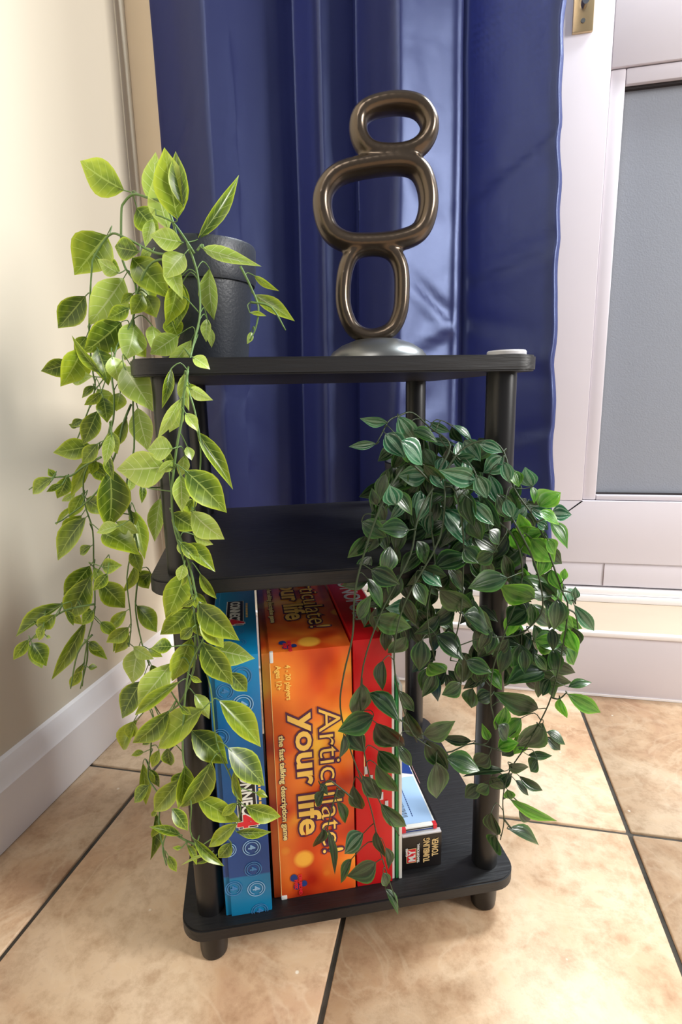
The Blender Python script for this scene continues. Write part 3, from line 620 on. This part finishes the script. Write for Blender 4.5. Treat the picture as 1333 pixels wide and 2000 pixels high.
lime_paths = [[(372,495),(366,474),(379,510),(388,548),(391,613),(379,669),(367,724),(368,760),(380,800),(391,860),(391,918),(378,1006)],
 [(367,724),(359,770),(356,815),(345,876),(336,960),(340,1027),(357,1086),(374,1149),(382,1212),(395,1284),(412,1347),(424,1452),(452,1520),(466,1570)],
 [(340,1027),(352,1050),(372,1110),(390,1200),(400,1240),(372,1300),(361,1368),(357,1469),(366,1519),(374,1578),(372,1624),(391,1654),(425,1680)],
 [(350,480),(326,403),(285,385),(260,380),(243,395),(237,417),(240,510),(265,557),(260,622),(228,678),(219,734),(223,775),(218,834),(185,889),(164,931),(166,985),(181,1036),(183,1107),(185,1191),(172,1246),(165,1290),(161,1340)],
 [(330,497),(298,492),(240,462),(214,459),(185,500),(179,529),(174,645),(181,724),(185,763),(160,834),(150,860)],
 [(330,505),(290,520),(262,600),(262,700),(260,792),(262,876),(248,939),(252,985),(262,1044),(248,1128),(256,1212),(252,1263)],
 [(250,990),(269,1069),(269,1128),(265,1191),(277,1255),(292,1300)],
 [(382,1240),(378,1309),(349,1376),(302,1410),(294,1473),(290,1519),(311,1557),(311,1620),(328,1687)],
 [(197,893),(165,910),(139,929),(110,932),(84,939),(57,956)], [(185,1180),(126,1193),(84,1225),(42,1270)], [(380,495),(343,440),(320,425),(305,420)],
 [(180,1240),(152,1275),(138,1345)],[(170,1255),(170,1290),(157,1345)], [(385,490),(395,478),(400,485),(420,492)], [(470,520),(490,560),(505,600),(500,640),(488,665)], [(490,590),(530,600),(558,645)],
 [(391,1654),(360,1640),(330,1625),(318,1655),(325,1690)], [(256,790),(240,830),(228,880),(190,960),(130,1010),(108,1022)]]
def pathpt(p, dfun, extra=0):
    out = []
    for k, (x, y) in enumerate(p): out.append(at(x, y, dfun(x, y)+extra))
    return out
def smooth_depth(p, dfun):
    ds = [dfun(x, y) for x, y in p]
    for _ in range(2): ds = [ds[0]]+[(ds[i-1]+ds[i]+ds[i+1])/3 for i in range(1, len(ds)-1)]+[ds[-1]]
    return [at(x, y, d) for (x, y), d in zip(p, ds)]
def plant(parent, leaves, paths, dfun, kindf, stem_mat, spread, r0, tilt):
    lp = [[q-parent.location for q in smooth_depth(p, dfun)] for p in paths]
    bms = [vine_bm([q], r0, .55) for q in lp]
    ppx = [cat_rom([Vector((x, y, 0)) for x, y in p], 4) for p in paths]; p3 = [cat_rom(q, 4) for q in lp]
    for k, (bx_, by_, tx_, ty_, w_) in enumerate(leaves):
        r = random.Random(k*7+int(bx_)); d = dfun(bx_, by_)+r.uniform(*spread)
        L = math.hypot(tx_-bx_, ty_-by_)/FPX*d
        B = at(bx_, by_, d); T_ = at(tx_, ty_, d+r.uniform(-.35, .30)*L)
        place_leaf(B, T_, w_, d, kindf(bx_, by_, r), parent, k*31+3, tilt)
        # petiole to the closest vine above the leaf
        best = None
        for vi, q in enumerate(ppx):
            for i, s in enumerate(q):
                dd = math.hypot(s.x-bx_, (s.y-by_)*.8)+(25 if s.y > by_+10 else 0)
                if best is None or dd < best[0]: best = (dd, vi, i)
        b = B-parent.location; a = p3[best[1]][best[2]]
        if (a-b).length < .10:
            mdir = (T_-B).normalized(); md = (a+b)/2+Vector((0, 0, .15))*(a-b).length-mdir*.25*(a-b).length
            add_tube(bms[best[1]], cat_rom([a, md, b, b+mdir*.12*(T_-B).length], 3), r0*.52, 4, taper=.8)
    for b in bms: mesh_obj('vine', b, stem_mat, parent, smooth=True)
def klime(x, y, r):
    if y < 1050 and x > 215 and r.random() < .42: return 'lime_pale'
    return 'lime_pale' if r.random() < .10 else 'lime'
LV = grow(top_l+mid_l+low_l, 1.07)
r = random.Random(21)
for k in range(84):          # smaller leaves tucked in behind, springing from the vines
    p = lime_paths[r.choice([0, 1, 1, 2, 2, 3, 3, 3, 4, 4, 5, 5, 6, 7, 7, 8, 9])]; i = r.randrange(len(p)-1); f = r.random()
    x = p[i][0]+(p[i+1][0]-p[i][0])*f; y = p[i][1]+(p[i+1][1]-p[i][1])*f
    if y < 560: continue
    a = math.pi/2+r.choice((-1, 1))*r.uniform(.25, 1.1); L = r.uniform(24, 58); ex = r.choice((4, 10)); x += math.cos(a)*ex
    LV.append((x, y, x+math.cos(a)*L, y+math.sin(a)*L, L*r.uniform(.38, .6)))
plant(LP, LV, lime_paths, dl, klime, M['stem_lime'], (-.012, .022), .0012, 32)

# ---------- dark plant
pp = rk(.118, -.045, Z3)
DPL = empty('potted_trailing_plant', (pp.x, pp.y, Z3)); tag(DPL, 'bushy dark green trailing artificial plant spilling off the middle shelf', 'plant')
lathe('pot', [(0, .001), (.036, 0), (.038, .002), (.044, .062), (.047, .0625), (.049, .088), (.047, .089), (.045, .082), (0, .080)], M['pot'], DPL, 40)
lathe('potting_foam', [(0, .086), (.025, .085), (.044, .080)], M['soil'], DPL, 24)
A = Z([(290,160,178,152,40),(340,130,425,258,80),(235,262,122,275,35),(280,215,365,310,85),(355,250,455,340,80),(465,285,505,360,60),(480,415,360,420,85),(465,365,565,460,60),(715,440,570,400,80),(625,490,515,490,60),(660,245,730,330,75),(730,260,830,295,50),(845,325,770,395,85),(720,415,765,515,70),(780,410,830,545,60),(750,520,810,655,75),(560,580,685,740,95),(505,590,485,695,50),(490,240,605,265,30),(605,175,695,240,28),(410,200,520,240,50),(495,160,580,205,35),(990,470,955,395,70),(1020,565,1105,500,92),(1080,600,1165,600,65),(1020,590,1110,640,45),(1075,640,1155,748,52),(1060,720,1095,790,50),(1010,640,1060,670,40),(890,690,1025,690,80),(985,720,1085,825,100),(935,760,815,850,112),(900,390,920,460,50),(985,470,1000,540,30),(395,680,270,670,78),(165,640,270,700,80),(190,705,120,805,62),(520,860,665,800,92),(660,760,720,830,80),(870,910,705,945,92),(1085,1000,940,920,92),(1000,1010,860,960,100),(1110,1010,1100,1145,78),(1190,1040,1280,1155,56),(1200,1010,1195,965,36),(1140,920,1145,872,32),(1150,960,1180,1030,55),(1160,1140,1200,1230,82),(1000,1220,1120,1210,80),(210,870,330,930,84),(440,1075,305,1060,92),(540,970,680,1060,92),(640,1070,788,1155,84),(665,1060,690,990,60),(220,1100,380,1150,92),(420,930,470,1030,62),(455,880,540,940,62),(150,1110,195,1010,52),(190,910,260,1040,52),(330,560,300,480,82),(240,560,215,490,42),(470,860,560,900,62),(590,900,500,960,62),(700,620,740,715,76),(680,500,690,640,72),(700,540,790,640,62),(860,530,890,610,52),(780,680,825,740,52),(800,790,725,830,66),(960,1070,880,1130,92),(1080,870,1120,960,52),(600,180,640,250,40),(560,330,540,400,60),(620,330,700,330,50),(850,350,880,440,50),(500,400,560,470,60),(960,560,900,620,60),(960,700,930,620,60)], 2.4685, 640, 760)
B_ = Z([(680,0,795,65,84),(560,90,672,180,82),(500,110,490,235,78),(430,95,365,170,62),(330,200,320,320,54),(530,210,600,250,72),(670,300,600,350,64),(690,200,795,245,66),(930,130,910,250,94),(1030,250,885,290,86),(990,110,1090,140,86),(1130,60,1165,160,66),(1130,140,1165,210,60),(1135,315,1225,290,38),(1130,345,1268,425,66),(1100,365,1120,445,42),(1055,280,1020,345,50),(1005,410,835,360,86),(860,400,830,500,60),(930,450,850,540,72),(1025,470,930,575,98),(1040,510,1120,555,42),(1040,530,1100,585,46),(720,320,710,400,66),(800,340,740,370,62),(505,520,635,480,76),(520,545,600,668,82),(560,640,565,790,90),(605,620,740,665,86),(715,550,595,535,42),(790,545,765,485,36),(960,610,1055,615,36),(1000,630,970,675,56),(875,650,955,670,46),(860,680,690,690,36),(890,690,820,755,52),(920,700,1018,765,42),(905,720,960,780,34),(880,800,1070,900,46),(870,760,890,800,46),(920,840,965,900,46),(800,860,820,955,66),(870,930,1008,985,56),(820,960,815,1035,66),(830,580,910,555,62),(790,610,730,650,72),(750,740,690,790,62),(240,300,215,440,84),(270,340,400,445,74),(400,330,465,420,46),(290,440,150,500,92),(300,470,415,570,92),(180,500,240,590,82),(430,420,500,540,62),(395,570,455,655,46),(310,590,395,690,82),(300,650,385,770,66),(240,700,320,800,72),(160,520,150,620,36),(320,820,425,925,62),(200,740,235,850,62),(75,765,40,830,42),(130,810,170,900,42),(90,930,125,1115,32),(70,930,40,1010,46),(245,950,165,1030,76),(195,1060,145,1155,42),(300,1075,190,1140,82),(330,1120,350,1180,46),(340,1190,400,1290,36),(300,940,330,1050,42),(340,1010,360,1110,36),(55,735,90,780,26),(130,760,160,790,36),(830,480,870,540,60),(960,520,900,600,60),(900,560,850,610,60),(800,700,850,760,50),(790,740,740,770,50)], 2.2217, 600, 1200)
dark_paths = [[(850,930),(880,870),(840,835),(806,806),(780,812),(760,822),(745,850),(735,868)],
 [(860,940),(900,880),(950,860),(984,882),(1005,954),(1049,1019),(1077,1092),(1098,1153),(1110,1190),(1095,1290),(1077,1362),(1057,1407),(1032,1452),(996,1506),(983,1560),(985,1605),(978,1640)],
 [(840,940),(800,905),(774,934),(737,1007),(705,1104),(693,1165),(689,1242),(672,1317),(665,1380),(681,1452),(703,1515),(726,1583),(740,1650),(757,1709),(780,1776)],
 [(850,950),(830,980),(814,1023),(802,1084),(765,1157),(741,1206),(710,1300),(705,1389),(712,1470),(735,1551),(780,1632)],
 [(870,950),(890,960),(905,1040),(905,1120),(900,1200),(880,1290)],
 [(1000,1010),(1045,1100),(1061,1185),(1035,1225),(1005,1242),(944,1246),(900,1260)], [(900,1000),(960,1010),(1010,1060),(1020,1130),(1000,1200),(965,1300),(960,1380),(985,1450)],
 [(1077,1362),(1093,1365),(1108,1352)], [(1093,1365),(1097,1378)], [(770,1400),(795,1415),(816,1443),(870,1470),(924,1452),(987,1470)],
 [(850,930),(840,1000),(850,1100),(835,1200),(850,1290)], [(690,1560),(660,1535),(640,1525),(622,1555)], [(660,1540),(648,1580),(640,1620)], [(870,940),(860,1050),(790,1180),(770,1290),(790,1390),(815,1450)],
 [(985,1600),(1000,1618),(1010,1620)], [(983,1560),(1000,1555),(1020,1575)], [(1098,1153),(1120,1160),(1125,1180)], [(1049,1019),(1070,1010),(1085,1000)], [(1110,1190),(1125,1200),(1130,1230)], [(900,900),(870,870),(858,850)]]
def dd_(px, py):
    base = .505 if px < 800 else .525
    if py < 1010: base += .00006*(1010-py)*3
    if px > 1000: base += .01
    return base
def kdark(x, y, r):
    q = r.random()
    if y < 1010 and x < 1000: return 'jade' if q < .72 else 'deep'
    if x > 960 and y < 1260: return 'bright' if q < .5 else ('jade' if q < .68 else 'deep')  # upper right: backlit glow put into the leaf colour
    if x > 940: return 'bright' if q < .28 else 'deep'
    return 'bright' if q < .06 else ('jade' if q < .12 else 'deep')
# more leaves further back fill the bush; they follow the vines and the pot's crown
r = random.Random(11); fill = []
bounds = [(835, 790, 930), (870, 760, 995), (930, 740, 1025), (1000, 725, 1055), (1080, 705, 1085), (1150, 700, 1100), (1220, 700, 1110), (1290, 820, 1095), (1340, 850, 1070)]
def lim(y):
    for (a, l0, r0), (b, l1, r1) in zip(bounds, bounds[1:]):
        if a <= y <= b: f = (y-a)/(b-a); return l0+(l1-l0)*f, r0+(r1-r0)*f
while len(fill) < 330:
    y = r.uniform(840, 1320); l_, r_ = lim(y); x = r.uniform(l_+10, r_-14)
    if 1230 < y and 720 < x < 830: continue
    a = math.pi/2+r.uniform(-.95, .95)-(x-890)/230*.5; L = r.uniform(46, 70)
    fill.append((x, y, x+math.cos(a)*L, y+math.sin(a)*L*.9, L*r.uniform(.36, .52)))
nleaf = grow(A, 1.18)+grow(B_, 1.12)
FILL = fill; NPART = 299-len(nleaf)
extra = []
def dfill(px, py): return dd_(px, py)
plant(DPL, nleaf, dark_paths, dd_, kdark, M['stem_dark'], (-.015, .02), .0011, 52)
for k, (bx_, by_, tx_, ty_, w_) in enumerate(FILL):
    q = random.Random(k+900); d = dd_(bx_, by_)+(q.uniform(.004, .045) if k < 130 else q.uniform(.03, .14))
    L = math.hypot(tx_-bx_, ty_-by_)/FPX*d
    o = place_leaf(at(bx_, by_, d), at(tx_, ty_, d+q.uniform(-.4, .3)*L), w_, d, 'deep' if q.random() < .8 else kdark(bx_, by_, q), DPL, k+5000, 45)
    if k >= NPART: extra.append(o)
# past the limit for single leaves: the ones deep in the bush become one mesh
if extra:
    bm = bmesh.new(); me = bpy.data.meshes.new('foliage'); ml = list(dict.fromkeys(o.data.materials[0] for o in extra))
    for m_ in ml: me.materials.append(m_)
    for o in extra:
        t_ = o.data.copy(); t_.transform(MATS[o.name]); n0 = len(bm.faces); bm.from_mesh(t_); bm.faces.ensure_lookup_table()
        for f in bm.faces[n0:]: f.material_index = ml.index(o.data.materials[0])
        bpy.data.objects.remove(o); bpy.data.meshes.remove(t_)
    bm.to_mesh(me); bm.free(); fo = bpy.data.objects.new('foliage', me); C.objects.link(fo); fo.parent = DPL; fo['kind'] = 'stuff'
